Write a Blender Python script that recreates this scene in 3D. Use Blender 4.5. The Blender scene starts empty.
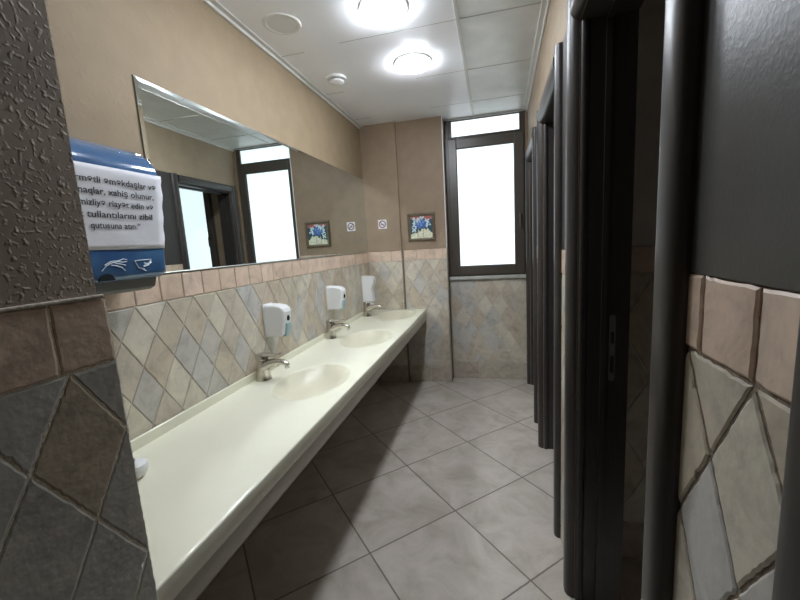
import bpy, bmesh, math, random
from mathutils import Vector, Matrix
random.seed(7)
S = bpy.context.scene
COL = S.collection

# ------------------------------------------------------------------ camera
cd = bpy.data.cameras.new('camera'); cam = bpy.data.objects.new('camera', cd); COL.objects.link(cam)
RM = Matrix(((0.9695339607221638, 0.02117304327081146, 0.2440401631802562),
             (0.2379241257276415, 0.15561336221270214, -0.9587369774331205),
             (-0.0582752898159346, 0.9875911014886225, 0.1458348615981725)))
cam.matrix_world = Matrix.Translation((0, 0, 1.55)) @ RM.to_4x4()
cd.sensor_fit = 'HORIZONTAL'; cd.sensor_width = 36; cd.lens = 375.86 / 800 * 36
cd.clip_start = 0.02
S.camera = cam
# ------------------------------------------------------------------ world / exposure
w = bpy.data.worlds.new('world'); S.world = w; w.use_nodes = True
w.node_tree.nodes['Background'].inputs[0].default_value = (.75, .85, 1, 1)
w.node_tree.nodes['Background'].inputs[1].default_value = 1.0
S.view_settings.view_transform = 'Standard'; S.view_settings.look = 'None'
S.view_settings.gamma = 1; S.view_settings.use_curve_mapping = False
S.view_settings.exposure = 0.32
LAMP = 74.0        # emission of the ceiling lamps
PANE = .92         # emission of the daylit frosted panes
S.cycles.max_bounces = 10; S.cycles.diffuse_bounces = 6; S.cycles.glossy_bounces = 6
S.cycles.sample_clamp_indirect = 40.0; S.cycles.blur_glossy = 0.0

# ------------------------------------------------------------------ materials
def new_mat(name):
    m = bpy.data.materials.new(name); m.use_nodes = True
    nt = m.node_tree; b = nt.nodes['Principled BSDF']
    return m, nt, b
def N(nt, t, **kw):
    n = nt.nodes.new(t)
    for k, v in kw.items():
        if k in n.inputs.keys() if isinstance(k, str) else False: n.inputs[k].default_value = v
        else: setattr(n, k, v)
    return n
def ramp(nt, stops, interp='LINEAR'):
    r = nt.nodes.new('ShaderNodeValToRGB'); r.color_ramp.interpolation = interp
    e = r.color_ramp.elements
    while len(e) < len(stops): e.new(0.5)
    for x, (p, c) in zip(e, stops): x.position = p; x.color = (*c, 1)
    return r
def plain(name, col, rough=.5, metal=0, bump=0, bscale=40, var=0, vscale=6, spec=.5, coat=0, stretch=None):
    m, nt, b = new_mat(name)
    b.inputs['Base Color'].default_value = (*col, 1); b.inputs['Roughness'].default_value = rough
    b.inputs['Metallic'].default_value = metal; b.inputs['Specular IOR Level'].default_value = spec
    b.inputs['Coat Weight'].default_value = coat
    tc = nt.nodes.new('ShaderNodeNewGeometry')
    src = tc.outputs['Position']
    if stretch:
        mp = nt.nodes.new('ShaderNodeMapping'); mp.inputs['Scale'].default_value = stretch
        nt.links.new(src, mp.inputs[0]); src = mp.outputs[0]
    if var:
        n = nt.nodes.new('ShaderNodeTexNoise'); n.inputs['Scale'].default_value = vscale; n.inputs['Detail'].default_value = 5
        nt.links.new(src, n.inputs['Vector'])
        r = ramp(nt, [(.3, tuple(c * (1 - var) for c in col)), (.7, tuple(min(1, c * (1 + var)) for c in col))])
        nt.links.new(n.outputs[0], r.inputs[0]); nt.links.new(r.outputs[0], b.inputs['Base Color'])
    if bump:
        n = nt.nodes.new('ShaderNodeTexNoise'); n.inputs['Scale'].default_value = bscale; n.inputs['Detail'].default_value = 3
        nt.links.new(src, n.inputs['Vector'])
        bp = nt.nodes.new('ShaderNodeBump'); bp.inputs['Strength'].default_value = 1; bp.inputs['Distance'].default_value = bump
        nt.links.new(n.outputs[0], bp.inputs['Height']); nt.links.new(bp.outputs[0], b.inputs['Normal'])
    return m

def plaster(name, col, rough=.6, size=55, dist=.004, amount=.55, var=.05):
    """painted plaster with small raised blobs and trowel marks"""
    m, nt, b = new_mat(name)
    g = nt.nodes.new('ShaderNodeNewGeometry')
    n1 = N(nt, 'ShaderNodeTexNoise'); n1.inputs['Scale'].default_value = size; n1.inputs['Detail'].default_value = 1.2
    n1.inputs['Distortion'].default_value = .25
    r1 = ramp(nt, [(amount - .08, (0, 0, 0)), (amount + .16, (1, 1, 1))])
    n2 = N(nt, 'ShaderNodeTexNoise'); n2.inputs['Scale'].default_value = 9; n2.inputs['Detail'].default_value = 3
    add = N(nt, 'ShaderNodeMath', operation='MULTIPLY_ADD'); add.inputs[1].default_value = .35
    bp = N(nt, 'ShaderNodeBump'); bp.inputs['Distance'].default_value = dist
    nt.links.new(g.outputs['Position'], n1.inputs['Vector']); nt.links.new(g.outputs['Position'], n2.inputs['Vector'])
    nt.links.new(n1.outputs[0], r1.inputs[0])
    nt.links.new(n2.outputs[0], add.inputs[0]); nt.links.new(r1.outputs[0], add.inputs[2])
    nt.links.new(add.outputs[0], bp.inputs['Height']); nt.links.new(bp.outputs[0], b.inputs['Normal'])
    r = ramp(nt, [(.35, tuple(c * (1 - var) for c in col)), (.65, tuple(c * (1 + var) for c in col))])
    nt.links.new(n2.outputs[0], r.inputs[0]); nt.links.new(r.outputs[0], b.inputs['Base Color'])
    b.inputs['Roughness'].default_value = rough
    return m

def tile_mat(name, palette, rough=.45):
    """stone tile: every tile carries its own tone in the attribute 'tone'"""
    m, nt, b = new_mat(name)
    at = N(nt, 'ShaderNodeAttribute'); at.attribute_name = 'tone'
    k = len(palette)
    r = ramp(nt, [(i / k, c) for i, c in enumerate(palette)], 'CONSTANT')
    nt.links.new(at.outputs['Fac'], r.inputs[0])
    g = nt.nodes.new('ShaderNodeNewGeometry')
    n = N(nt, 'ShaderNodeTexNoise'); n.inputs['Scale'].default_value = 9; n.inputs['Detail'].default_value = 7
    n.inputs['Roughness'].default_value = .65; n.inputs['Distortion'].default_value = 1.2
    nt.links.new(g.outputs['Position'], n.inputs['Vector'])
    r2 = ramp(nt, [(.3, (.72, .70, .68)), (.5, (1, 1, 1)), (.7, (1.18, 1.16, 1.12))])
    nt.links.new(n.outputs[0], r2.inputs[0])
    mx = N(nt, 'ShaderNodeMix', data_type='RGBA', blend_type='MULTIPLY'); mx.inputs[0].default_value = 1
    nt.links.new(r.outputs[0], mx.inputs[6]); nt.links.new(r2.outputs[0], mx.inputs[7])
    nt.links.new(mx.outputs[2], b.inputs['Base Color'])
    n3 = N(nt, 'ShaderNodeTexNoise'); n3.inputs['Scale'].default_value = 60; n3.inputs['Detail'].default_value = 4
    nt.links.new(g.outputs['Position'], n3.inputs['Vector'])
    bp = N(nt, 'ShaderNodeBump'); bp.inputs['Distance'].default_value = .0010
    nt.links.new(n3.outputs[0], bp.inputs['Height']); nt.links.new(bp.outputs[0], b.inputs['Normal'])
    b.inputs['Roughness'].default_value = rough
    return m

def emit(name, col, s):
    m, nt, b = new_mat(name)
    b.inputs['Base Color'].default_value = (.8, .8, .8, 1); b.inputs['Roughness'].default_value = .35
    b.inputs['Emission Color'].default_value = (*col, 1); b.inputs['Emission Strength'].default_value = s
    return m

M = {}
M['tan'] = plaster('tan_paint', (.28, .21, .13), .7, 38, .0005, .64)
M['far_tan'] = plaster('far_tan_paint', (.27, .195, .13), .6, 45, .001, .6)
M['rough_tan'] = plaster('rough_plaster', (.40, .335, .27), .7, 105, .0014, .62, .1)
M['dark_paint'] = plaster('dark_panel_paint', (.048, .045, .043), .38, 160, .0001, .5, .05)
M['right_tan'] = plaster('right_tan_paint', (.31, .235, .16), .6, 45, .001, .6)
M['inner'] = plaster('stall_paint', (.60, .55, .50), .6, 45, .001, .6)
M['grout'] = plain('grout', (.50, .45, .38), .9, bump=.002, bscale=120, var=.2, vscale=30)
M['grout_pale'] = plain('pale_grout', (.72, .66, .54), .9, bump=.002, bscale=140, var=.2, vscale=50)
M['grout_dark'] = plain('dark_grout', (.24, .19, .15), .9, bump=.003, bscale=140, var=.3, vscale=60)
DP = [(.50, .45, .37), (.47, .45, .41), (.47, .40, .31), (.58, .54, .45), (.50, .44, .35), (.47, .46, .43), (.55, .51, .42), (.48, .43, .34)]
M['diamond'] = tile_mat('diamond_stone_tile', DP)
M['pink'] = tile_mat('pink_stone_tile', [(.62, .47, .37), (.60, .46, .36), (.64, .50, .40), (.58, .45, .35)])
M['base_tile'] = tile_mat('base_stone_tile', [(.46, .41, .33), (.44, .38, .31)])
M['brown'] = plain('espresso_lacquer', (.045, .038, .036), .36, spec=.45, coat=.0, var=.15, vscale=5, stretch=(30, 30, 1.5))
M['brown_flat'] = plain('espresso_leaf', (.022, .018, .019), .35, var=.2, vscale=6, stretch=(30, 30, 1.5))
M['window_frame'] = plain('dark_bronze_profile', (.075, .062, .05), .35, spec=.5)
M['gasket'] = plain('black_gasket', (.01, .01, .01), .5)
M['pane'] = emit('daylit_frosted_glass', (.84, .95, 1.0), PANE)
M['sill'] = plain('grey_marble', (.50, .50, .47), .25, var=.15, vscale=14)
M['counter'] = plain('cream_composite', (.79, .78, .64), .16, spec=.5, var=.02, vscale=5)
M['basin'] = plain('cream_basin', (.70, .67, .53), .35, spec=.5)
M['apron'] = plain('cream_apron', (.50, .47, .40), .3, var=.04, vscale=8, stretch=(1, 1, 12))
M['chrome'] = plain('chrome', (.60, .57, .52), .24, 1)
M['steel'] = plain('brushed_steel', (.5, .5, .48), .35, 1)
M['white'] = plain('white_plastic', (.80, .81, .82), .28)
M['offwhite'] = plain('offwhite_plastic', (.72, .72, .71), .4)
M['grille'] = plain('grey_grille', (.74, .75, .77), .6, bump=.001, bscale=400)
M['trim'] = plain('ceiling_trim', (.62, .61, .58), .4)
M['seam'] = plain('ceiling_seam', (.38, .38, .36), .5)
M['lamp'] = emit('lamp_diffuser', (.87, .93, 1.0), LAMP)
M['paper'] = plain('paper', (.74, .75, .80), .75, bump=.0015, bscale=14)
M['ink'] = plain('ink', (.03, .03, .035), .6)
M['icon'] = plain('white_print', (.65, .75, .85), .5)
M['label_dark'] = plain('dark_grey_plastic', (.09, .09, .085), .4)
M['dark_window'] = plain('smoked_plastic', (.02, .025, .03), .15)
M['teal'] = plain('pale_blue_plastic', (.33, .48, .53), .3)
M['signwhite'] = plain('sign_white', (.8, .78, .8), .4)
M['signred'] = plain('sign_dark_red', (.16, .045, .07), .4)
M['signblack'] = plain('sign_black', (.03, .03, .035), .4)
M['art_frame'] = plain('olive_wood_frame', (.13, .10, .06), .45, var=.25, vscale=30, bump=.001, bscale=60)
def art(n, c): M[n] = plain(n, c, .55, var=.25, vscale=60)
art('art_teal', (.02, .07, .10)); art('art_red', (.38, .13, .12)); art('art_blue', (.07, .17, .55)); art('art_sky', (.20, .38, .75))
art('art_pale', (.62, .75, .80)); art('art_cream', (.66, .66, .50)); art('art_stem', (.10, .12, .08))
# blue see-through dispenser shell
m, nt, b = new_mat('blue_translucent_shell'); M['blue'] = m
b.inputs['Base Color'].default_value = (.03, .12, .42, 1); b.inputs['Roughness'].default_value = .12
b.inputs['Transmission Weight'].default_value = .25; b.inputs['Coat Weight'].default_value = .5
g = nt.nodes.new('ShaderNodeNewGeometry'); n = N(nt, 'ShaderNodeTexNoise'); n.inputs['Scale'].default_value = 7
nt.links.new(g.outputs['Position'], n.inputs['Vector'])
r = ramp(nt, [(.35, (.045, .13, .33)), (.7, (.09, .24, .48))]); nt.links.new(n.outputs[0], r.inputs[0]); nt.links.new(r.outputs[0], b.inputs['Base Color'])
# mirror
m, nt, b = new_mat('mirror_silver'); M['mirror'] = m
b.inputs['Base Color'].default_value = (.80, .87, .85, 1); b.inputs['Metallic'].default_value = 1; b.inputs['Roughness'].default_value = .0
# ceiling: pale glossy panels, faintly mottled
m, nt, b = new_mat('ceiling_panel'); M['ceiling'] = m
g = nt.nodes.new('ShaderNodeNewGeometry')
n = N(nt, 'ShaderNodeTexNoise'); n.inputs['Scale'].default_value = 3.2; n.inputs['Detail'].default_value = 6; n.inputs['Distortion'].default_value = 1.5
nt.links.new(g.outputs['Position'], n.inputs['Vector'])
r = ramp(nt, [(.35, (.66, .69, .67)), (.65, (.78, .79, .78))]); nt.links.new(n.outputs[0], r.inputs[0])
sxx = N(nt, 'ShaderNodeSeparateXYZ'); nt.links.new(g.outputs['Position'], sxx.inputs[0])   # left of the ridge the colour is whitened to carry the lamps' glare
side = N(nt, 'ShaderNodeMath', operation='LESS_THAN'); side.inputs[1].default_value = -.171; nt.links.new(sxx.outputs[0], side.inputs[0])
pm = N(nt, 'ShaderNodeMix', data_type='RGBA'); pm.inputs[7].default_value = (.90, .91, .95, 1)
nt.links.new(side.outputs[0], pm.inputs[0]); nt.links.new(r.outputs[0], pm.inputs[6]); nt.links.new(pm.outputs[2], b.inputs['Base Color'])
b.inputs['Roughness'].default_value = .32
n = N(nt, 'ShaderNodeTexNoise'); n.inputs['Scale'].default_value = 7; n.inputs['Detail'].default_value = 2
nt.links.new(g.outputs['Position'], n.inputs['Vector'])
bp = N(nt, 'ShaderNodeBump'); bp.inputs['Distance'].default_value = .004
nt.links.new(n.outputs[0], bp.inputs['Height']); nt.links.new(bp.outputs[0], b.inputs['Normal'])
# floor: square tiles laid on the diagonal
m, nt, b = new_mat('floor_tile'); M['floor'] = m
g = nt.nodes.new('ShaderNodeNewGeometry')
mp = N(nt, 'ShaderNodeMapping', vector_type='TEXTURE')
mp.inputs['Location'].default_value = (.15, 2.365, 0); mp.inputs['Rotation'].default_value = (0, 0, .763 - math.pi / 2)
mp.inputs['Scale'].default_value = (.55, .55, .55)
nt.links.new(g.outputs['Position'], mp.inputs[0])
sx = N(nt, 'ShaderNodeSeparateXYZ'); nt.links.new(mp.outputs[0], sx.inputs[0])
def mt(op, a, b2=None, c=None):
    q = N(nt, 'ShaderNodeMath', operation=op)
    for i, v in enumerate((a, b2, c)):
        if v is None: continue
        if isinstance(v, (int, float)): q.inputs[i].default_value = v
        else: nt.links.new(v, q.inputs[i])
    return q.outputs[0]
dd = []
nz = N(nt, 'ShaderNodeTexNoise'); nz.inputs['Scale'].default_value = 40; nt.links.new(g.outputs['Position'], nz.inputs['Vector'])
wob = mt('MULTIPLY', mt('SUBTRACT', nz.outputs[0], .5), .006)
for ax in (0, 1):
    v = mt('ADD', sx.outputs[ax], wob)
    dd.append(mt('PINGPONG', v, .5))   # distance to the nearest integer line
d = mt('MINIMUM', dd[0], dd[1])
mask = mt('LESS_THAN', d, .0075)
cell = N(nt, 'ShaderNodeTexWhiteNoise', noise_dimensions='2D')
vf = N(nt, 'ShaderNodeVectorMath', operation='FLOOR'); nt.links.new(mp.outputs[0], vf.inputs[0]); nt.links.new(vf.outputs[0], cell.inputs['Vector'])
n = N(nt, 'ShaderNodeTexNoise'); n.inputs['Scale'].default_value = 4.5; n.inputs['Detail'].default_value = 8; n.inputs['Roughness'].default_value = .62; n.inputs['Distortion'].default_value = .8
off = N(nt, 'ShaderNodeVectorMath', operation='MULTIPLY_ADD'); off.inputs[1].default_value = (9, 9, 9)
nt.links.new(cell.outputs['Color'], off.inputs[0]); nt.links.new(g.outputs['Position'], off.inputs[2]); nt.links.new(off.outputs[0], n.inputs['Vector'])
r = ramp(nt, [(.3, (.33, .29, .24)), (.5, (.43, .385, .335)), (.72, (.52, .475, .43))]); nt.links.new(n.outputs[0], r.inputs[0])
mx = N(nt, 'ShaderNodeMix', data_type='RGBA'); mx.inputs[7].default_value = (.155, .13, .105, 1)
nt.links.new(mask, mx.inputs[0]); nt.links.new(r.outputs[0], mx.inputs[6]); nt.links.new(mx.outputs[2], b.inputs['Base Color'])
rr = N(nt, 'ShaderNodeMapRange'); rr.inputs[3].default_value = .28; rr.inputs[4].default_value = .5
nt.links.new(n.outputs[0], rr.inputs[0]); nt.links.new(rr.outputs[0], b.inputs['Roughness'])
bp = N(nt, 'ShaderNodeBump'); bp.inputs['Distance'].default_value = .002
hh = mt('ADD', mt('MULTIPLY', mask, -1.0), mt('MULTIPLY', n.outputs[0], .7)); nt.links.new(hh, bp.inputs['Height']); nt.links.new(bp.outputs[0], b.inputs['Normal'])

# ------------------------------------------------------------------ mesh helpers
def link(name, bm, mat, parent=None, smooth=False, kind=None, bevel=0, autosmooth=True):
    me = bpy.data.meshes.new(name)
    bmesh.ops.recalc_face_normals(bm, faces=bm.faces)
    if parent is not None:
        p = parent; off = Vector((0, 0, 0))
        while p is not None: off += p.location; p = p.parent
        bmesh.ops.translate(bm, verts=bm.verts, vec=-off)
    if smooth:
        for f in bm.faces: f.smooth = True
        for e in bm.edges:
            if len(e.link_faces) == 2 and e.calc_face_angle(0) > math.radians(35): e.smooth = False
    bm.to_mesh(me); bm.free()
    o = bpy.data.objects.new(name, me); COL.objects.link(o); o.parent = parent
    for mm in (mat if isinstance(mat, (list, tuple)) else [mat]): me.materials.append(mm)
    if kind: o['kind'] = kind
    if bevel:
        bv = o.modifiers.new('bevel', 'BEVEL'); bv.width = bevel; bv.segments = 3; bv.limit_method = 'ANGLE'; bv.angle_limit = .6
    return o
def box(bm, a, b, skew=None):
    vs = []
    for x in (a[0], b[0]):
        for y in (a[1], b[1]):
            for z in (a[2], b[2]):
                vs.append(bm.verts.new((x, y, z)))
    for i in ((0, 1, 3, 2), (4, 6, 7, 5), (0, 4, 5, 1), (2, 3, 7, 6), (0, 2, 6, 4), (1, 5, 7, 3)):
        bm.faces.new([vs[j] for j in i])
    return vs
def B(*boxes):
    bm = bmesh.new()
    for a, b in boxes: box(bm, a, b)
    return bm
def prism(bm, pts, axis, a, b):
    """closed outline extruded along axis; pts are the two other coordinates in xyz order"""
    def P(p, t):
        if axis == 0: return (t, p[0], p[1])
        if axis == 1: return (p[0], t, p[1])
        return (p[0], p[1], t)
    A = [bm.verts.new(P(p, a)) for p in pts]; Bv = [bm.verts.new(P(p, b)) for p in pts]
    n = len(pts)
    bm.faces.new(A); bm.faces.new(Bv[::-1])
    for i in range(n): bm.faces.new((A[i], A[(i + 1) % n], Bv[(i + 1) % n], Bv[i]))
def lathe(bm, prof, c=(0, 0, 0), seg=32, axis=2):
    rings = []
    for r, h in prof:
        ring = []
        for k in range(seg):
            a = 2 * math.pi * k / seg
            v = (r * math.cos(a), r * math.sin(a), h)
            if axis == 0: v = (h, v[0], v[1])
            if axis == 1: v = (v[0], h, v[1])
            ring.append(bm.verts.new((v[0] + c[0], v[1] + c[1], v[2] + c[2])))
        rings.append(ring)
    for A, Bq in zip(rings, rings[1:]):
        for k in range(seg): bm.faces.new((A[k], A[(k + 1) % seg], Bq[(k + 1) % seg], Bq[k]))
    if prof[0][0] > 1e-6: bm.faces.new(rings[0])
    if prof[-1][0] > 1e-6: bm.faces.new(rings[-1][::-1])
    bmesh.ops.remove_doubles(bm, verts=bm.verts, dist=1e-6)
def tube(bm, pts, rad, seg=16, cap=True, flat=1.0):
    """tube through points; rad scalar or list; flat squashes it vertically"""
    pts = [Vector(p) for p in pts]
    if not isinstance(rad, (list, tuple)): rad = [rad] * len(pts)
    rings = []
    for i, p in enumerate(pts):
        t = (pts[min(i + 1, len(pts) - 1)] - pts[max(i - 1, 0)]).normalized()
        u = Vector((0, 1, 0)) if abs(t.y) < .8 else Vector((1, 0, 0))
        u = (u - t * u.dot(t)).normalized(); v = t.cross(u)
        rings.append([bm.verts.new(p + (u * math.cos(2 * math.pi * k / seg) + v * math.sin(2 * math.pi * k / seg) * flat) * rad[i]) for k in range(seg)])
    for A, Bq in zip(rings, rings[1:]):
        for k in range(seg): bm.faces.new((A[k], A[(k + 1) % seg], Bq[(k + 1) % seg], Bq[k]))
    if cap: bm.faces.new(rings[0]); bm.faces.new(rings[-1][::-1])
def empty(name, loc, label=None, cat=None, group=None, kind=None):
    o = bpy.data.objects.new(name, None); COL.objects.link(o); o.location = loc; o.empty_display_size = .05
    tag(o, label, cat, group, kind); return o
def tag(o, label=None, cat=None, group=None, kind=None):
    for k, v in (('label', label), ('category', cat), ('group', group), ('kind', kind)):
        if v: o[k] = v
def copy_tree(o, parent=None):
    c = o.copy(); COL.objects.link(c); c.parent = parent
    for ch in o.children: copy_tree(ch, c)
    return c
def poly_face(bm, pts): return bm.faces.new([bm.verts.new(p) for p in pts])

# ------------------------------------------------------------------ dimensions
XL, ZC = -1.349, 2.805
YP, YQ, YW = 3.985, 4.018, 4.167
ZT, ZP = 1.485, 1.372           # top and bottom of the pink tile row
XN = -.70                        # near left wall face
def XR(y): return .273 + .020 * y
def shear(bm):                   # the right wall runs very slightly out of square
    for v in bm.verts: v.co.x += XR(v.co.y)
    return bm
def shear_in(bm): return shear(bm)

# ------------------------------------------------------------------ real tiles
def clip(poly, lo, hi):
    for ax, lim, sgn in ((0, lo[0], 1), (0, hi[0], -1), (1, lo[1], 1), (1, hi[1], -1)):
        out = []
        for i in range(len(poly)):
            p, q = poly[i], poly[(i + 1) % len(poly)]
            ip, iq = (p[ax] - lim) * sgn >= 0, (q[ax] - lim) * sgn >= 0
            if ip: out.append(p)
            if ip != iq:
                t = (lim - p[ax]) / (q[ax] - p[ax]); out.append((p[0] + (q[0] - p[0]) * t, p[1] + (q[1] - p[1]) * t))
        poly = out
        if len(poly) < 3: return []
    return poly
def area(p): return sum(p[i][0] * p[(i + 1) % len(p)][1] - p[(i + 1) % len(p)][0] * p[i][1] for i in range(len(p))) / 2
def inset(poly, g):
    if area(poly) < 0: poly = poly[::-1]
    q = []
    for p in poly:
        if not q or math.hypot(p[0] - q[-1][0], p[1] - q[-1][1]) > 1e-4: q.append(p)
    if math.hypot(q[0][0] - q[-1][0], q[0][1] - q[-1][1]) < 1e-4: q.pop()
    poly = q; n = len(poly)
    if n < 3: return []
    L = []
    for i in range(n):
        a, b = poly[i], poly[(i + 1) % n]; dx, dy = b[0] - a[0], b[1] - a[1]; l = math.hypot(dx, dy)
        nx, ny = -dy / l, dx / l
        L.append(((a[0] + nx * g, a[1] + ny * g), (dx / l, dy / l)))
    out = []
    for i in range(n):
        (p, d1), (q2, d2) = L[i - 1], L[i]
        den = d1[0] * d2[1] - d1[1] * d2[0]
        if abs(den) < 1e-6: out.append(q2); continue
        t = ((q2[0] - p[0]) * d2[1] - (q2[1] - p[1]) * d2[0]) / den
        out.append((p[0] + d1[0] * t, p[1] + d1[1] * t))
    if area(out) < 2e-4: return []
    for i in range(n):
        a, b = out[i], out[(i + 1) % n]; d0 = L[i][1]
        if (b[0] - a[0]) * d0[0] + (b[1] - a[1]) * d0[1] <= 0: return []
    return out
def rough_outline(poly, step, jit, rnd):
    out = []
    n = len(poly)
    for i in range(n):
        a, b = poly[i], poly[(i + 1) % n]; l = math.hypot(b[0] - a[0], b[1] - a[1]); k = max(1, int(l / step))
        for j in range(k):
            t = j / k; jj = jit * (1.6 if rnd.random() < .12 else .6)
            out.append((a[0] + (b[0] - a[0]) * t + rnd.uniform(-jj, jj), a[1] + (b[1] - a[1]) * t + rnd.uniform(-jj, jj)))
    return out
def tile_mesh(polys, place, thick, gap, step, jit, seed, preinset=False, tones=None, allowed=None):
    """tiles raised off the wall: place(s, z, t) -> world point, t = distance proud of the wall"""
    rnd = random.Random(seed); bm = bmesh.new(); lay = bm.faces.layers.float.new('tone')
    for poly in polys:
        p = poly if preinset else inset(poly, gap / 2)
        if len(p) < 3: continue
        o = rough_outline(p, step, jit, rnd); tone = rnd.random()
        cx = sum(a[0] for a in o) / len(o); cy = sum(a[1] for a in o) / len(o)
        if allowed: tone = (rnd.choice(allowed) + .5) / 8
        for (ts, tz, ti) in (tones or ()):
            if abs(cx - ts) < .05 and abs(cy - tz) < .06: tone = (ti + .5) / 8
        sz = max(.02, math.sqrt(abs(area(p)))); k = 1 - min(.12, .0035 / sz * 2)
        th = thick * rnd.uniform(.9, 1.08)
        r0 = [bm.verts.new(place(a[0], a[1], 0)) for a in o]
        r1 = [bm.verts.new(place(a[0], a[1], th * .65)) for a in o]
        r2 = [bm.verts.new(place(cx + (a[0] - cx) * k, cy + (a[1] - cy) * k, th)) for a in o]
        fs = [bm.faces.new(r2)]
        for A, Bq in ((r0, r1), (r1, r2)):
            for i in range(len(o)): fs.append(bm.faces.new((A[i], A[(i + 1) % len(o)], Bq[(i + 1) % len(o)], Bq[i])))
        for f in fs: f[lay] = tone
    return bm
def diamonds(s0, s1, z0, z1, wd, ht, phase, gap):
    out = []
    i0 = int((s0 - phase) / wd) - 2; i1 = int((s1 - phase) / wd) + 2
    j = 0
    while ZP - (j - 1) * ht / 2 > z0 - ht:
        for i in range(i0, i1 + 1):
            cx = phase + i * wd + (0 if j % 2 else wd / 2); cz = ZP - j * ht / 2
            k = 1 - gap * math.hypot(1 / wd, 1 / ht)
            p = clip([(cx - wd / 2 * k, cz), (cx, cz - ht / 2 * k), (cx + wd / 2 * k, cz), (cx, cz + ht / 2 * k)], (s0, z0 + gap / 2), (s1, z1 - gap / 2))
            if len(p) >= 3 and abs(area(p)) > 1.5e-4: out.append(p)
        j += 1
    return out
def row(s0, s1, z0, z1, wd, phase):
    out = []; i = int((s0 - phase) / wd) - 2
    while phase + i * wd < s1:
        p = clip([(phase + i * wd, z0), (phase + (i + 1) * wd, z0), (phase + (i + 1) * wd, z1), (phase + i * wd, z1)], (s0, z0), (s1, z1))
        if len(p) >= 3 and abs(area(p)) > 2e-4: out.append(p)
        i += 1
    return out
def tiled(parent, place, s0, s1, wd, ht, phase, pw, pphase, seed, z0=0.0, top=True, ztop=None, thick=.008, gap=.005, jit=.0012, step=.014, basez=.194, grout='grout', bw=.33, tones=None, allowed=None):
    zt = ztop or ZP
    zlo = max(z0, basez)
    link('diamond_tiles', tile_mesh(diamonds(s0, s1, zlo, zt, wd, ht, phase, gap), place, thick, gap, step, jit, seed, True, tones, allowed), M['diamond'], parent)
    if basez > z0: link('base_tiles', tile_mesh(row(s0, s1, z0, basez, bw, phase), place, thick, gap, step, jit, seed + 1), M['base_tile'], parent)
    if top: link('pink_border_tiles', tile_mesh(row(s0, s1, ZP, ZT, pw, pphase), place, thick * 1.15, gap, step, jit, seed + 2), M['pink'], parent)
    bm = bmesh.new(); hi = (ZT - .003) if top else zt
    t = thick * .45
    pts = [(s0, z0, 0), (s1, z0, 0), (s1, hi, 0), (s0, hi, 0), (s0, z0, t), (s1, z0, t), (s1, hi, t), (s0, hi, t)]
    v = [bm.verts.new(place(*p)) for p in pts]
    for f in ((0, 1, 2, 3), (4, 5, 6, 7), (0, 1, 5, 4), (1, 2, 6, 5), (2, 3, 7, 6), (3, 0, 4, 7)): bm.faces.new([v[i] for i in f])
    link('grout', bm, M[grout], parent)

# ------------------------------------------------------------------ room shell
link('floor', B(((-1.55, -2.1, -.12), (1.85, 4.4, 0))), M['floor'], kind='structure')
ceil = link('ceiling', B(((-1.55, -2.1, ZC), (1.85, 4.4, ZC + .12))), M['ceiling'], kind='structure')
link('ridge_strip', B(((-.182, -2, ZC - .004), (-.160, YW, ZC + .001))), M['trim'], ceil, bevel=.002)
for k in range(-6, 3):
    y = 3.067 + .675 * k
    if -2 < y < 4.1: link('panel_seam', B(((-.16, y - .0035, ZC - .002), (XR(y) - .01, y + .0035, ZC + .001)), ((-.9 if y < 2.9 else -.55, y - .002, ZC - .0008), (-.182, y + .002, ZC + .001)), ((XL + .03, y + .02, ZC - .0012), (-1.15, y + .024, ZC + .001))), M['seam'], ceil)

wl = link('wall_left', B(((XL - .15, .517, 0), (XL, YW, ZC))), M['tan'], kind='structure')
tiled(wl, lambda s, z, t: (XL + t, s, z), .534, YP, .1468, .240, 1.283, .1185, 1.382, 11, gap=.0038, jit=.0010, step=.02, thick=.007)

nl = link('wall_near_left', B(((XL - .15, -2.0, 0), (XN - .004, .528, ZC))), M['rough_tan'], kind='structure')
tiled(nl, lambda s, z, t: (XN - .004 + t, s, ZT - (ZT - z) * 1.055), -.7, .541, .160, .258, .459, .150, .446, 21, thick=.0022, gap=.0036, jit=.0016, step=.009, grout='grout_pale', tones=[(.459, 1.243, 2)], allowed=[1, 5, 1, 7, 5])

pier = link('wall_pier', B(((XL, YP, 0), (-.964, YW + .1, ZC))), M['far_tan'], kind='structure')
tiled(pier, lambda s, z, t: (s, YP - t, z), XL, -.966, .155, .25, -1.17, .12, -1.08, 31, thick=.006, gap=.0035, jit=.0012, step=.03)
pw = link('wall_picture', B(((-.964, YQ, 0), (-.478, YW + .1, ZC))), M['far_tan'], kind='structure')
tiled(pw, lambda s, z, t: (s, YQ - t, z), -.952, -.480, .160, .26, -.705, .095, -.712, 41, thick=.006, gap=.0035, jit=.0012, step=.03)
# far wall with the two window holes (corridor window and the last stall's window)
WX0, WX1, WZ0, WZ1 = -.478, .331, 1.165, ZC
SX0, SX1 = .74, 1.52
wf = link('wall_far', B(((-.478, YW, 0), (1.75, YW + .18, WZ0)), ((WX1, YW, WZ0), (SX0, YW + .18, ZC)), ((SX1, YW, WZ0), (1.75, YW + .18, ZC)), ((SX0, YW, 2.62), (SX1, YW + .18, ZC))), M['far_tan'], kind='structure')
tiled(wf, lambda s, z, t: (s, YW - t, z), -.478, .345, .162, .27, -.184, .12, 0, 51, top=False, ztop=1.128, thick=.006, gap=.003, jit=.001, step=.03)
link('wall_back', B(((-1.5, -2.1, 0), (1.85, -2.0, ZC))), M['tan'], kind='structure')
link('wall_right_outer', B(((1.65, -2.0, 0), (1.8, YW + .18, ZC))), M['inner'], kind='structure')

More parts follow.
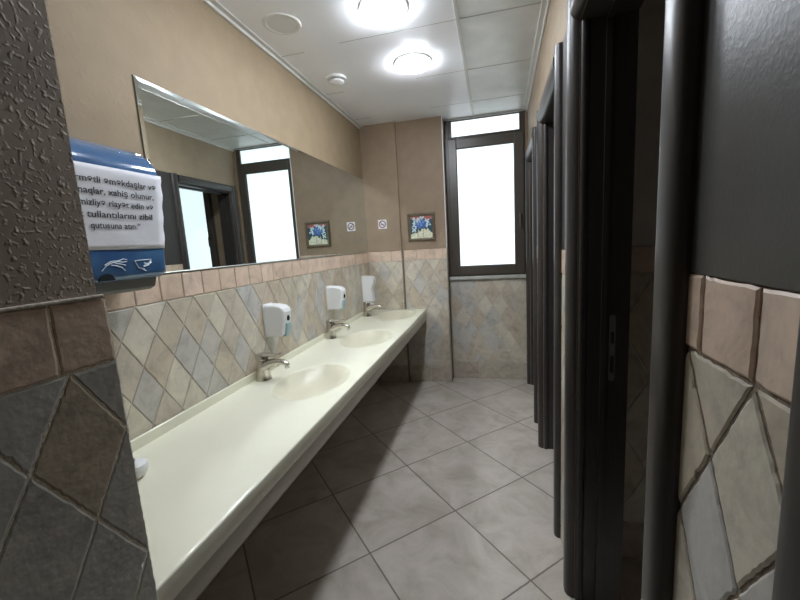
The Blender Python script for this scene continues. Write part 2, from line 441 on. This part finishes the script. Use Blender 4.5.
# right wall: openings of the four stalls
OP = [(-.46, .312), (.722, 1.53), (1.955, 2.745), (3.22, 4.02)]
CW = .085            # casing width
ZI, ZO = 2.275, 2.362
WT = .15             # wall thickness
def rw(u0, y0, z0, u1, y1, z1): return ((u0, y0, z0), (u1, y1, z1))
solid = [(-2.0, OP[0][0]), (OP[0][1], OP[1][0]), (OP[1][1], OP[2][0]), (OP[2][1], OP[3][0]), (OP[3][1], YW)]
boxes = [rw(0, a, 0, WT, b, ZC) for a, b in solid] + [rw(0, a, ZI, WT, b, ZC) for a, b in OP]
wr = link('wall_right', shear(B(*boxes)), M['right_tan'], kind='structure')
pr = lambda s, z, t: (XR(s) - t, s, z)
tiled(wr, pr, OP[0][1] + .05, OP[1][0] - .03, .155, .262, .479, .117, .480, 61, thick=.006, gap=.0060, jit=.0018, step=.010, grout='grout_dark', basez=.0, tones=[(.5565, 1.34, 0), (.479, 1.241, 3), (.634, 1.241, 4), (.5565, 1.11, 5), (.634, 1.0, 0), (.479, .98, 6)])
tiled(wr, pr, OP[1][1] + .03, OP[2][0] - .03, .155, .262, .479, .12, .477, 71, thick=.006, gap=.0050, jit=.0012, step=.02, basez=.0)
tiled(wr, pr, OP[2][1] + .03, OP[3][0] - .03, .155, .262, .479, .12, .477, 81, thick=.006, gap=.0050, jit=.0012, step=.02, basez=.0)
for i, (a, b) in enumerate(solid[1:4]):
    link('upper_wall_panel', shear(B(rw(-.006, a + .02, ZT, .002, b - .02, ZO))), M['dark_paint'], wr)
# stall partitions
parts_y = [(.565, .665), (1.80, 1.905), (2.90, 3.0)]
for k, (a, b) in enumerate(parts_y):
    p = link('wall_partition', B(((XR(a) + WT, a, 0), (1.65, b, ZC))), M['inner'], kind='structure')
    tiled(p, (lambda a: (lambda s, z, t: (s, a - t, z)))(a), XR(a) + WT, 1.65, .26, .46, .66, .2, .7, 91 + k, thick=.006, gap=.004, jit=.001, step=.04)

# ceiling trims
def trim_strip(name, a, b, kind='structure', mat='trim'):
    return link(name, B((a, b)), M[mat], kind=kind, bevel=.004)
t1 = link('trim_1', B(((XL, .534, ZC - .028), (XL + .012, YP, ZC)), ((XL, .534, ZC - .010), (XL + .040, YP, ZC - .0005))), M['trim'], kind='structure', bevel=.003)
t2 = link('trim_2', shear(B(((-.012, -2, ZC - .028), (0, YW, ZC)), ((-.040, -2, ZC - .010), (0, YW, ZC - .0005)))), M['trim'], kind='structure', bevel=.003)
t3 = link('trim_3', B(((-.472, YW - .02, ZC - .016), (XR(YW) - .012, YW, ZC))), M['seam'], kind='structure', bevel=.003)
# bright corner bead on the outer edge beside the window, thin dark joints beside the pier
link('trim_4', B(((-.484, YQ - .004, ZT + .003), (-.474, YQ + .006, ZC))), M['offwhite'], kind='structure', bevel=.002)
link('trim_5', B(((-.486, YQ - .010, 0), (-.474, YQ + .004, ZT))), M['steel'], kind='structure', bevel=.002)
link('trim_6', B(((-.966, YP - .008, 0), (-.955, YQ, ZT))), M['grout_dark'], kind='structure')
# ledge line where rough plaster meets tile on the near left wall
link('trim_7', B(((XN - .0045, -.7, ZT), (XN + .001, .538, ZT + .007))), M['grout'], kind='structure', bevel=.004)

# ------------------------------------------------------------------ door frames and leaves
def casing_profile(inner, outer):
    """rounded post seen from above: points (u, y); inner edge faces the opening"""
    s = 1 if outer > inner else -1; W = abs(outer - inner)
    pts = [(0.004, inner + s * W)]
    pts += [(-.012, inner + s * W)]
    K = 7
    for k in range(K + 1):
        a = math.pi / 2 * k / K; pts.append((-.012 - .022 * math.sin(a), inner + s * (W - .030 * (1 - math.cos(a)))))
    for k in range(K + 1):
        a = math.pi / 2 * k / K; pts.append((-.034 + .036 * (1 - math.cos(a)), inner + s * (.036 * (1 - math.sin(a)) )))
    pts += [(.004, inner)]
    return pts
def door(n, y0, y1, hinge, lock=False):
    root = empty('door_%d' % n, (XR(y0), (y0 + y1) / 2, 0), kind='structure')
    bm = bmesh.new(); prism(bm, casing_profile(y0, y0 - CW), 2, 0, ZO); link('casing', shear(bm), M['brown'], root, smooth=True)
    bm = bmesh.new(); prism(bm, casing_profile(y1, y1 + CW), 2, 0, ZO); link('casing', shear(bm), M['brown'], root, smooth=True)
    bm = bmesh.new(); prism(bm, [(u, ZI + (yy - 0)) for u, yy in casing_profile(0, CW)], 1, y0, y1); link('header_casing', shear(bm), M['brown'], root, smooth=True)
    # jambs: rounded roll, flat, stop, inner flat
    for yy, s in ((y0, 1), (y1, -1)):
        bm = bmesh.new()
        pts = [(.004, yy + s * -.004)] + [(.004 + .014 * (1 - math.cos(math.pi * k / 8)), yy + s * .011 * math.sin(math.pi * k / 8)) for k in range(1, 9)]
        pts += [(.034, yy + s * .003), (.082, yy + s * .003), (.082, yy + s * .015), (.100, yy + s * .015), (.100, yy + s * .003), (WT + .03, yy + s * .003), (WT + .03, yy - s * .004)]
        prism(bm, pts, 2, 0, ZI); link('jamb', shear(bm), M['brown'], root, smooth=True)
    link('head_jamb', shear(B(((.004, y0, ZI - .004), (WT + .03, y1, ZI + .012)), ((.082, y0 + .01, ZI - .018), (.1, y1 - .01, ZI)))), M['brown'], root)
    yj = y1 if lock else y0
    if lock:
        bm = bmesh.new(); yy = y1 - .0035
        u0 = .100 + .012
        prism(bm, [(u0 + .011 + .011 * math.cos(a), 1.115 + (.118 if math.sin(a) > 0 else -.118) + .011 * math.sin(a)) for a in [math.pi * 2 * k / 24 for k in range(24)]], 1, yy - .003, yy)
        st = link('strike_plate', shear(bm), M['steel'], root, bevel=.0008)
        for za, zb in ((1.02, 1.085), (1.135, 1.18)):
            link('strike_hole', shear(B(((u0 + .005, yy - .0036, za), (u0 + .017, yy - .001, zb)))), M['gasket'], st)
    # leaf, swung open into the stall
    yl = y0 + .006 if hinge == 'near' else y1 - .046
    x0 = XR(y0) + WT + .032
    leaf = link('door_leaf', B(((x0, yl, .01), (x0 + .74, yl + .04, ZI - .02))), M['brown_flat'], root, bevel=.003)
    bm = bmesh.new(); yh = yl + .04
    tube(bm, [(x0 + .67, yh, 1.08), (x0 + .67, yh + .045, 1.08), (x0 + .655, yh + .05, 1.08), (x0 + .56, yh + .05, 1.08)], .009, 10)
    link('handle', bm, M['steel'], leaf, smooth=True)
    for zz in (.25, 1.15, 2.0):
        bm = bmesh.new(); lathe(bm, [(.008, zz), (.008, zz + .09)], (x0 - .004, yl + .046, 0), 10); link('hinge', bm, M['steel'], leaf, smooth=True)
    return root
door(1, *OP[0], 'near'); door(2, *OP[1], 'near', lock=True); door(3, *OP[2], 'near'); door(4, *OP[3], 'near')

# ------------------------------------------------------------------ windows
def frame_boxes(x0, x1, z0, z1, wl_, wr_, wb, wt, y0, y1):
    return [((x0, y0, z0), (x0 + wl_, y1, z1)), ((x1 - wr_, y0, z0), (x1, y1, z1)), ((x0 + wl_, y0, z0), (x1 - wr_, y1, z0 + wb)), ((x0 + wl_, y0, z1 - wt), (x1 - wr_, y1, z1))]
def window(n, x0, x1, z0, z1, ztr, handle_x, transom=True):
    r = empty('window_%d' % n, ((x0 + x1) / 2, YW, z0), kind='structure')
    link('outer_frame', B(*frame_boxes(x0, x1, z0, z1, .045, .045, .022, .02 if transom else .04, YW + .012, YW + .085), *([((x0 + .045, YW + .012, ztr), (x1 - .045, YW + .085, ztr + .018))] if transom else [])), M['window_frame'], r, bevel=.004)
    sz1 = ztr - .004 if transom else z1 - .01
    sx0, sx1 = x0 + .034, x1 - .012
    link('sash_frame', B(*frame_boxes(sx0, sx1, z0 + .012, sz1, .087, .097, .098, .098, YW - .008, YW + .06)), M['window_frame'], r, bevel=.006)
    link('gasket', B(*frame_boxes(sx0 + .085, sx1 - .095, z0 + .108, sz1 - .096, .005, .005, .005, .005, YW + .0, YW + .05)), M['gasket'], r)
    link('glass_pane', B(((sx0 + .085, YW + .020, z0 + .108), (sx1 - .095, YW + .032, sz1 - .096))), M['pane'], r)
    if transom:
        link('transom_frame', B(*frame_boxes(x0 + .045, x1 - .045, ztr + .01, z1 - .012, .03, .01, .012, .006, YW + .006, YW + .06)), M['window_frame'], r, bevel=.003)
        link('transom_pane', B(((x0 + .07, YW + .03, ztr + .02), (x1 - .05, YW + .04, z1 - .016))), M['pane'], r)
    zz = z0 + .62
    bm = bmesh.new()
    box(bm, (handle_x - .013, YW - .018, zz - .035), (handle_x + .013, YW - .008, zz + .035))
    tube(bm, [(handle_x, YW - .015, zz), (handle_x, YW - .045, zz), (handle_x, YW - .05, zz - .012), (handle_x, YW - .05, zz - .12)], .009, 10)
    link('handle', bm, M['window_frame'], r, smooth=True)
    link('sill', B(((x0, YW - .035, z0 - .036), (x1 + .01, YW + .10, z0 - .001))), M['sill'], r, bevel=.004)
window(1, WX0, WX1, WZ0, WZ1 - .002, 2.606, WX1 - .055)
window(2, SX0, SX1, WZ0, 2.62, 0, SX0 + .08, transom=False)

# ------------------------------------------------------------------ mirror
MY0, MY1, MZ0, MZ1 = 1.290, YP - .004, ZT + .004, 2.262
mr = empty('wall_mirror', (XL, (MY0 + MY1) / 2, MZ0), 'long frameless wall mirror above the tiled splashback', 'mirror')
bm = bmesh.new(); bv = .016; xf, xe = XL + .008, XL + .0062
o4 = [(MY0, MZ0), (MY1, MZ0), (MY1, MZ1), (MY0, MZ1)]; i4 = [(MY0 + bv, MZ0 + bv * .3), (MY1 - .002, MZ0 + bv * .3), (MY1 - .002, MZ1 - bv), (MY0 + bv, MZ1 - bv)]
vb = [bm.verts.new((XL + .002, *p)) for p in o4]; ve = [bm.verts.new((xe, *p)) for p in o4]; vi = [bm.verts.new((xf, *p)) for p in i4]
bm.faces.new(vi); bm.faces.new(vb)
for i in range(4):
    j = (i + 1) % 4; bm.faces.new((vb[i], vb[j], ve[j], ve[i])); bm.faces.new((ve[i], ve[j], vi[j], vi[i]))
link('mirror_glass', bm, M['mirror'], mr)
link('backing_edge', B(((XL + .0005, MY0 - .002, MZ0 - .001), (XL + .003, MY1, MZ1 + .002))), M['label_dark'], mr)
link('bottom_rail', B(((XL + .0005, MY0 - .002, MZ0 - .0025), (XL + .011, MY1, MZ0 + .001))), M['steel'], mr)

# ------------------------------------------------------------------ counter with three moulded basins
XF, ZK, ZKB = -.728, .838, .711
CY0, CY1 = .534, YP - .006
BY = [1.815, 2.740, 3.665]; BX = -.985; RA, RB = .186, .270; BD = .095
ct = empty('washbasin_countertop', ((XL + XF) / 2, (CY0 + CY1) / 2, ZK), 'long cream composite washbasin countertop with three moulded oval basins', 'countertop')
def basin_z(x, y):
    for by in BY:
        e = math.sqrt(((x - BX) / RA) ** 2 + ((y - by) / RB) ** 2)
        if e < 1.05:
            if e > .97:   # rounded rim
                t = (1.05 - e) / .08; return -.010 * t * t
            t = e / .97
            return -.010 - (BD - .010) * (1 - t ** 2.6) ** .95
    return 0
xs = [XL + .009] + [XL + .02 + i * (XF - .006 - XL - .02) / 64 for i in range(65)]
ny = 360; ys = [CY0 + (CY1 - CY0) * j / ny for j in range(ny + 1)]
def in_basin(x, y): return any(((x - BX) / RA) ** 2 + ((y - by) / RB) ** 2 < 1.02 for by in BY)
bmt = bmesh.new(); bmb = [bmesh.new() for _ in BY]; cache = {}
def gv(bm, key, co):
    k = (id(bm), key)
    if k not in cache: cache[k] = bm.verts.new(co)
    return cache[k]
for i in range(len(xs) - 1):
    for j in range(ny):
        cx, cy = (xs[i] + xs[i + 1]) / 2, (ys[j] + ys[j + 1]) / 2
        tgt = bmt
        if in_basin(cx, cy): tgt = bmb[min(range(3), key=lambda k: abs(cy - BY[k]))]
        q = []
        for a, b2 in ((i, j), (i + 1, j), (i + 1, j + 1), (i, j + 1)):
            q.append(gv(tgt, (a, b2), (xs[a], ys[b2], ZK + basin_z(xs[a], ys[b2]))))
        tgt.faces.new(q)
# front nosing and thick front edge, underside
nose = [(XF - .006, ZK)] + [(XF - .006 + .006 * math.sin(a), ZK - .006 + .006 * math.cos(a)) for a in (.4, .8, 1.2, 1.57)] + [(XF, ZKB + .067), (XF - .002, ZKB + .064), (XF - .03, ZKB + .064)]
top_end = [gv(bmt, (len(xs) - 1, j), (0, 0, 0)) for j in range(ny + 1)]
prev = top_end
for (x, z) in nose[1:]:
    cur = [bmt.verts.new((x, y, z)) for y in ys]
    for j in range(ny): bmt.faces.new((prev[j], prev[j + 1], cur[j + 1], cur[j]))
    prev = cur
o = link('countertop', bmt, M['counter'], ct, smooth=True)
for k, bb in enumerate(bmb):
    bo = link('basin', bb, M['basin'], ct, smooth=True)
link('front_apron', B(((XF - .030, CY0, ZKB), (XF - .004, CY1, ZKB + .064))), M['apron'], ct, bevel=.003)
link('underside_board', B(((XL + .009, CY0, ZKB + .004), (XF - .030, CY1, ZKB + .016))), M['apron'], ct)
link('splash_upstand', B(((XL + .009, CY0, ZK - .02), (XL + .022, CY1, ZK + .044))), M['counter'], ct, bevel=.004)
link('end_board', B(((-.955, CY1, ZKB), (XF - .004, YQ - .008, ZK - .001))), M['counter'], ct, bevel=.003)

# ------------------------------------------------------------------ faucets
def faucet(loc, label):
    r = empty('faucet', (0, 0, 0), label, 'faucet', 'chrome mixer taps along the counter')
    bm = bmesh.new()
    tube(bm, [(0, 0, 0), (0, 0, .006), (.001, 0, .03), (.003, 0, .06), (.004, 0, .085), (.004, 0, .098)], [.038, .036, .033, .032, .030, .025], 24)
    link('body', bm, M['chrome'], r, smooth=True)
    bm = bmesh.new()
    tube(bm, [(-.004, 0, .062), (.02, 0, .070), (.05, 0, .083), (.085, 0, .090), (.115, 0, .088), (.132, 0, .080), (.138, 0, .073)], [.032, .031, .026, .020, .016, .014, .013], 20, flat=.85)
    sp = link('spout', bm, M['chrome'], r, smooth=True)
    bm = bmesh.new(); lathe(bm, [(.011, 0), (.011, .014), (.007, .014)], (.131, 0, .060), 16); link('aerator', bm, M['steel'], sp, smooth=True)
    bm = bmesh.new(); lathe(bm, [(.022, .094), (.031, .100), (.031, .118), (.025, .128), (.010, .133), (0, .134)], (.003, 0, 0), 24)
    link('lever_cap', bm, M['chrome'], r, smooth=True)
    bm = bmesh.new(); tube(bm, [(.004, 0, .120), (.03, 0, .124), (.06, 0, .124), (.085, 0, .127), (.100, 0, .131)], [.026, .022, .018, .014, .010], 14, flat=.42)
    link('lever', bm, M['chrome'], r, smooth=True)
    r.location = loc; r.scale = (1.18, 1.15, 1.16)
    return r
f0 = faucet((-1.283, 1.80, ZK), 'chrome lever tap at the nearest basin, under the first white soap dispenser')
for (y, lab) in ((2.725, 'chrome lever tap at the middle basin, under the second white soap dispenser'), (3.65, 'chrome lever tap at the farthest basin, under the tall slim dispenser')):
    c = copy_tree(f0); c.location = (-1.283, min(y, 3.625), ZK); c['label'] = lab

# ------------------------------------------------------------------ soap dispensers
def soap(loc, label):
    r = empty('soap_dispenser', (0, 0, 0), label, 'soap dispenser', 'white box soap dispensers on the tiled wall')
    prof = [(0, 0), (.095, 0), (.118, .010), (.126, .054), (.136, .108), (.140, .146), (.132, .168), (.112, .183), (.070, .191), (0, .193)]
    bm = bmesh.new(); prism(bm, prof, 1, 0, .090); link('body', bm, M['white'], r, smooth=False, bevel=.012)
    bm = bmesh.new(); prism(bm, [(.100, -.004), (.126, -.002), (.136, .040), (.143, .076), (.128, .080), (.11, .04)], 1, .024, .066); link('push_tab', bm, M['teal'], r, bevel=.003)
    bm = bmesh.new(); lathe(bm, [(.0, .1435), (.008, .1435), (.011, .140), (.011, .125)], (0, 0, 0), 20, axis=0)
    for v in bm.verts: v.co.z = v.co.z * 1.6 + .108; v.co.y += .045
    link('level_window', bm, M['dark_window'], r, smooth=True)
    link('back_plate', B(((-.001, -.003, -.002), (.008, .093, .196))), M['offwhite'], r, bevel=.002)
    r.location = loc; return r
s0 = soap((XL + .009, 1.940, 1.048), 'white soap dispenser with a pale blue push tab above the nearest basin')
c = copy_tree(s0); c.location = (XL + .008, 2.83, 1.050); c['label'] = 'white soap dispenser above the middle tap, second from the near end'
sd = empty('soap_dispenser', (XL + .008, 3.70, .93), 'tall slim white dispenser with a waisted front, at the far corner of the counter', 'soap dispenser')
bm = bmesh.new(); prism(bm, [(0, 0), (.07, 0), (.098, .012), (.105, .05), (.100, .12), (.094, .16), (.102, .20), (.122, .245), (.126, .275), (.116, .302), (.08, .312), (0, .314)], 1, 0, .10)
for v in bm.verts: v.co += Vector((XL + .008, 3.70, .93))
link('body', bm, M['white'], sd, bevel=.010)
link('back_plate', B(((XL + .007, 3.697, .928), (XL + .016, 3.803, 1.246))), M['offwhite'], sd, bevel=.002)
link('nozzle', B(((XL + .055, 3.73, .915), (XL + .08, 3.77, .934))), M['offwhite'], sd, bevel=.003)

# ------------------------------------------------------------------ paper towel dispenser with the notice
PY0, PY1 = .70, 1.115
pd = empty('paper_towel_dispenser', (XL, (PY0 + PY1) / 2, 1.45), 'translucent blue paper towel dispenser with a printed notice taped to its front', 'towel dispenser')
shell = [(XL + .002, 1.487), (-1.165, 1.487), (-1.149, 1.494), (-1.141, 1.515), (-1.137, 1.56), (-1.128, 1.66), (-1.118, 1.75), (-1.113, 1.80), (-1.115, 1.828), (-1.121, 1.850), (-1.131, 1.868), (-1.148, 1.888), (-1.172, 1.906), (-1.215, 1.925), (-1.27, 1.942), (XL + .002, 1.955)]
bm = bmesh.new(); prism(bm, shell, 1, PY0, PY1); link('shell', bm, M['blue'], pd, smooth=True, bevel=.010)
bm = bmesh.new(); prism(bm, [(XL + .004, 1.452), (-1.20, 1.445), (-1.178, 1.455), (-1.165, 1.490), (XL + .004, 1.490)], 1, PY0 + .02, PY1 - .022); link('base_tray', bm, M['label_dark'], pd, bevel=.004)
bm = bmesh.new()
prism(bm, [(.895 + .024 * math.cos(a), 1.492 + .022 * math.sin(a)) for a in [math.pi * k / 12 for k in range(13)]], 0, -1.1495, -1.1405); link('lock_window', bm, M['dark_window'], pd)
def shell_x(z):
    P = shell[2:13]
    for a, b2 in zip(P, P[1:]):
        if a[1] <= z <= b2[1]: t = (z - a[1]) / (b2[1] - a[1]); return a[0] + (b2[0] - a[0]) * t
    return P[-1][0]
# notice sheet following the front
bm = bmesh.new(); NY, NZ = 14, 16; rnd = random.Random(5)
g2 = []
for j in range(NZ + 1):
    z = 1.586 + (1.830 - 1.586) * j / NZ; rowv = []
    for i in range(NY + 1):
        y = .745 + (1.112 - .745) * i / NY
        x = shell_x(z) + .0022 + .0012 * math.sin(y * 31 + z * 17) * math.sin(z * 40) + (.004 if (i == NY and j >= 15) else 0)
        rowv.append(bm.verts.new((x, y + (.002 * math.sin(z * 90) if i == NY else 0), z)))
    g2.append(rowv)
for j in range(NZ):
    for i in range(NY): bm.faces.new((g2[j][i], g2[j][i + 1], g2[j + 1][i + 1], g2[j + 1][i]))
notice = link('notice_sheet', bm, M['paper'], pd, smooth=True)
sm = notice.modifiers.new('solid', 'SOLIDIFY'); sm.thickness = .0006
def text_mesh(s, size, bold=.0):
    cu = bpy.data.curves.new('t', 'FONT'); cu.body = s; cu.size = size; cu.align_x = 'CENTER'; cu.extrude = 0; cu.offset = bold; cu.resolution_u = 3
    to = bpy.data.objects.new('t', cu); COL.objects.link(to)
    dg = bpy.context.evaluated_depsgraph_get(); me = bpy.data.meshes.new_from_object(to.evaluated_get(dg))
    bpy.data.objects.remove(to); return me
lines = ["Hörmətli əməkdaşlar və", "qonaqlar, xahiş olunur,", "təmizliyə riayət edin və", "öz tullantılarını zibil", "qutusuna atın.”"]
halfw = [.147, .137, .133, .127, .080]
for s, z, hw in zip(lines, (1.779, 1.747, 1.714, 1.681, 1.649), halfw):
    me = text_mesh(s, .026, .0004); xs_ = [v.co.x for v in me.vertices]; k = 2 * hw / (max(xs_) - min(xs_)); mid = (max(xs_) + min(xs_)) / 2
    bm = bmesh.new(); bm.from_mesh(me)
    for v in bm.verts:
        y = .939 + (v.co.x - mid) * k; zz = z + v.co.y * 1.0
        v.co = Vector((shell_x(zz) + .0048, y, zz))
    link('printed_line', bm, M['ink'], notice)
# hand and towel pictograms
def stroke(bm, pts, wdt=.0015):
    tube(bm, [(shell_x(z) + .0012, y + .006, z) for y, z in pts], wdt, 6)
bm = bmesh.new()
stroke(bm, [(.875, 1.523), (.890, 1.538), (.905, 1.545), (.925, 1.548)]); stroke(bm, [(.885, 1.540), (.905, 1.550), (.930, 1.551), (.945, 1.556)])
stroke(bm, [(.905, 1.539), (.922, 1.536), (.938, 1.530), (.950, 1.519)]); stroke(bm, [(.918, 1.544), (.934, 1.541), (.952, 1.536)]); stroke(bm, [(.925, 1.549), (.942, 1.546), (.957, 1.547)]); stroke(bm, [(.945, 1.556), (.958, 1.553)])
link('hand_pictogram', bm, M['icon'], pd)
bm = bmesh.new()
stroke(bm, [(.985, 1.548), (1.045, 1.550)]); stroke(bm, [(.985, 1.548), (.997, 1.524), (1.018, 1.520)]); stroke(bm, [(1.045, 1.550), (1.034, 1.532), (1.015, 1.528)], .0032); stroke(bm, [(1.018, 1.537), (1.034, 1.535), (1.046, 1.540)], .003); stroke(bm, [(1.01, 1.520), (1.025, 1.512)])
link('towel_pictogram', bm, M['icon'], pd)

# small rounded white container at the near end of the counter
wc = empty('plastic_container', (-1.165, .895, ZK), 'small rounded white plastic container on the near end of the counter', 'container')
bm = bmesh.new(); lathe(bm, [(.018, 0), (.026, .006), (.036, .020), (.040, .034), (.036, .048), (.024, .057), (.0, .060)], (-1.165, .895, ZK), 28); link('body', bm, M['white'], wc, smooth=True)
bm = bmesh.new(); lathe(bm, [(.006, .057), (.006, .066), (.0, .067)], (-1.165, .895, ZK), 12); link('top_knob', bm, M['steel'], wc, smooth=True)

# ------------------------------------------------------------------ ceiling fixtures
def lamp(loc, label):
    r = empty('ceiling_lamp', (0, 0, 0), label, 'ceiling lamp', 'round recessed ceiling lamps')
    bm = bmesh.new(); lathe(bm, [(.118, -.001), (.118, -.010), (.124, -.012), (.131, -.009), (.134, 0), (.118, 0)], (0, 0, 0), 48); link('rim', bm, M['offwhite'], r, smooth=True)
    bm = bmesh.new(); lathe(bm, [(.118, -.002), (.118, -.018), (.110, -.030), (.085, -.038), (.05, -.042), (0, -.044)], (0, 0, 0), 48); link('diffuser', bm, M['lamp'], r, smooth=True)
    r.location = loc; return r
l0 = lamp((-.545, 2.150, ZC), 'round glowing ceiling lamp at the top edge, nearer the viewer')
c = copy_tree(l0); c.location = (-.520, 2.800, ZC); c['label'] = 'round glowing ceiling lamp nearer the far window'
c = copy_tree(l0); c.location = (-.560, 1.500, ZC); c['label'] = 'round ceiling lamp above the near part of the counter, just out of view'

sp = empty('ceiling_speaker', (-1.119, 2.096, ZC), 'flat round ceiling speaker with a grey grille and white rim', 'speaker')
bm = bmesh.new(); lathe(bm, [(.080, 0), (.080, -.005), (.086, -.008), (.100, -.006), (.106, 0)], (-1.119, 2.096, ZC), 48); link('rim', bm, M['offwhite'], sp, smooth=True)
bm = bmesh.new(); lathe(bm, [(.081, 0), (.080, -.004), (.04, -.006), (0, -.0065)], (-1.119, 2.096, ZC), 48); link('grille', bm, M['grille'], sp, smooth=True)
sk = empty('smoke_detector', (-1.11, 2.833, ZC), 'small domed white smoke detector beyond the round speaker', 'smoke detector')
c3 = (-1.11, 2.833, ZC)
bm = bmesh.new(); lathe(bm, [(.074, 0), (.074, -.010), (.070, -.014), (.050, -.016)], c3, 40); link('base', bm, M['white'], sk, smooth=True)
bm = bmesh.new(); lathe(bm, [(.046, -.012), (.046, -.026)], c3, 32); link('vent_gap', bm, M['label_dark'], sk, smooth=True)
bm = bmesh.new(); lathe(bm, [(.056, -.024), (.056, -.034), (.046, -.042), (.02, -.046), (0, -.047)], c3, 40); link('dome', bm, M['white'], sk, smooth=True)

# ------------------------------------------------------------------ picture and sign
pc = empty('framed_picture', (-.738, YQ, 1.573), 'small framed painting of blue and white flowers on the wall left of the window', 'picture')
px0, px1, pz0, pz1, fw = -.887, -.590, 1.573, 1.867, .032
fr = []
bm = bmesh.new()
yf = YQ - .001
def mitre(bm, x0, x1, z0, z1, w_, ya, yb, yc):
    O = [(x0, z0), (x1, z0), (x1, z1), (x0, z1)]; I = [(x0 + w_, z0 + w_), (x1 - w_, z0 + w_), (x1 - w_, z1 - w_), (x0 + w_, z1 - w_)]
    Mi = [((a[0] + b[0]) / 2, (a[1] + b[1]) / 2) for a, b in zip(O, I)]
    r = [[bm.verts.new((p[0], y, p[1])) for p in P] for P, y in ((O, ya), (O, yb), (Mi, yc), (I, yb), (I, ya))]
    for A, Bq in zip(r, r[1:]):
        for k in range(4): bm.faces.new((A[k], A[(k + 1) % 4], Bq[(k + 1) % 4], Bq[k]))
mitre(bm, px0, px1, pz0, pz1, fw, yf, yf - .016, yf - .024); link('frame', bm, M['art_frame'], pc)
cv = link('canvas', B(((px0 + fw - .004, yf - .009, pz0 + fw - .004), (px1 - fw + .004, yf - .002, pz1 - fw + .004))), M['art_teal'], pc)
cw, ch = px1 - px0 - 2 * fw, pz1 - pz0 - 2 * fw
def flat(name, polys, mat, lift):
    bm = bmesh.new()
    for p in polys:
        prism(bm, [(px0 + fw + cw * a, pz0 + fw + ch * b) for a, b in p], 1, yf - .009 - lift, yf - .0085)
    link(name, bm, M[mat], cv)
flat('painted_background', [[(0, 1), (0, .90), (.2, .86), (.5, .90), (.8, .80), (1, .84), (1, 1)]], 'art_red', .0003)
flat('painted_vase', [[(0, 0), (0, .17), (.18, .27), (.3, .22), (.34, .42), (.44, .28), (.5, .42), (.66, .42), (.72, .34), (.78, .46), (.9, .28), (1, .2), (1, 0)]], 'art_cream', .0006)
for stem in ([(.30, .02), (.315, .02), (.35, .4), (.33, .4)], [(.58, .02), (.595, .02), (.60, .42), (.585, .42)], [(.10, .1), (.11, .1), (.22, .45), (.2, .45)]):
    flat('painted_stem', [stem], 'art_stem', .0009)
rnd = random.Random(3)
def petal(cx, cy, a, l, w_): 
    c_, s_ = math.cos(a), math.sin(a); P = []
    for t, h in ((0, 0), (.3, .8), (.6, 1), (.85, .5), (1, 0), (.85, -.5), (.6, -1), (.3, -.8)):
        P.append((cx + c_ * l * t - s_ * w_ * h, cy + s_ * l * t + c_ * w_ * h))
    return P
pale = []; blue = []; sky = []
for (cx, cy, n_) in ((.20, .62, 6), (.22, .84, 5), (.52, .90, 5), (.76, .76, 5), (.80, .60, 6), (.15, .40, 4), (.36, .80, 5)):
    for k in range(n_): pale.append(petal(cx, cy, k * 2 * math.pi / n_ + rnd.random(), .15, .034))
for (cx, cy) in ((.30, .60), (.44, .68), (.56, .66), (.42, .54), (.62, .56), (.52, .76), (.66, .68)):
    for k in range(6): blue.append(petal(cx, cy, k * 1.05 + rnd.random(), .12, .035))
for (cx, cy) in ((.36, .64), (.50, .60), (.60, .72), (.46, .74)):
    for k in range(5): sky.append(petal(cx, cy, k * 1.26 + rnd.random(), .07, .02))
flat('painted_white_petals', pale, 'art_pale', .0010); flat('painted_blue_petals', blue, 'art_blue', .0013); flat('painted_sky_petals', sky, 'art_sky', .0016)

sg = empty('no_smoking_sign', (-1.160, YP, 1.730), 'small white square no smoking sign on the far corner pier', 'sign')
sx0, sx1, sz0, sz1 = -1.208, -1.112, 1.728, 1.826
link('plate', B(((sx0, YP - .004, sz0), (sx1, YP - .0005, sz1))), M['signwhite'], sg, bevel=.001)
scx, scz = (sx0 + sx1) / 2, (sz0 + sz1) / 2
bm = bmesh.new()
ro, ri = .040, .030; K = 32
A = [[bm.verts.new((scx + r_ * math.cos(2 * math.pi * k / K), y_, scz + r_ * math.sin(2 * math.pi * k / K))) for k in range(K)] for r_, y_ in ((ro, YP - .004), (ro, YP - .005), (ri, YP - .005), (ri, YP - .004))]
for P, Q in zip(A, A[1:]):
    for k in range(K): bm.faces.new((P[k], P[(k + 1) % K], Q[(k + 1) % K], Q[k]))
s2 = math.sqrt(.5)
prism(bm, [(scx + a * s2 - b_ * s2 * -1, scz - a * s2 + b_ * s2) for a, b_ in ((-.034, -.004), (.034, -.004), (.034, .004), (-.034, .004))], 1, YP - .0052, YP - .004)
link('ban_ring', bm, M['signred'], sg)
link('cigarette_mark', B(((scx - .022, YP - .0047, scz - .009), (scx + .014, YP - .0038, scz - .001)), ((scx + .017, YP - .0047, scz - .009), (scx + .022, YP - .0038, scz - .001)), ((scx + .017, YP - .0047, scz + .002), (scx + .021, YP - .0038, scz + .012))), M['signblack'], sg)
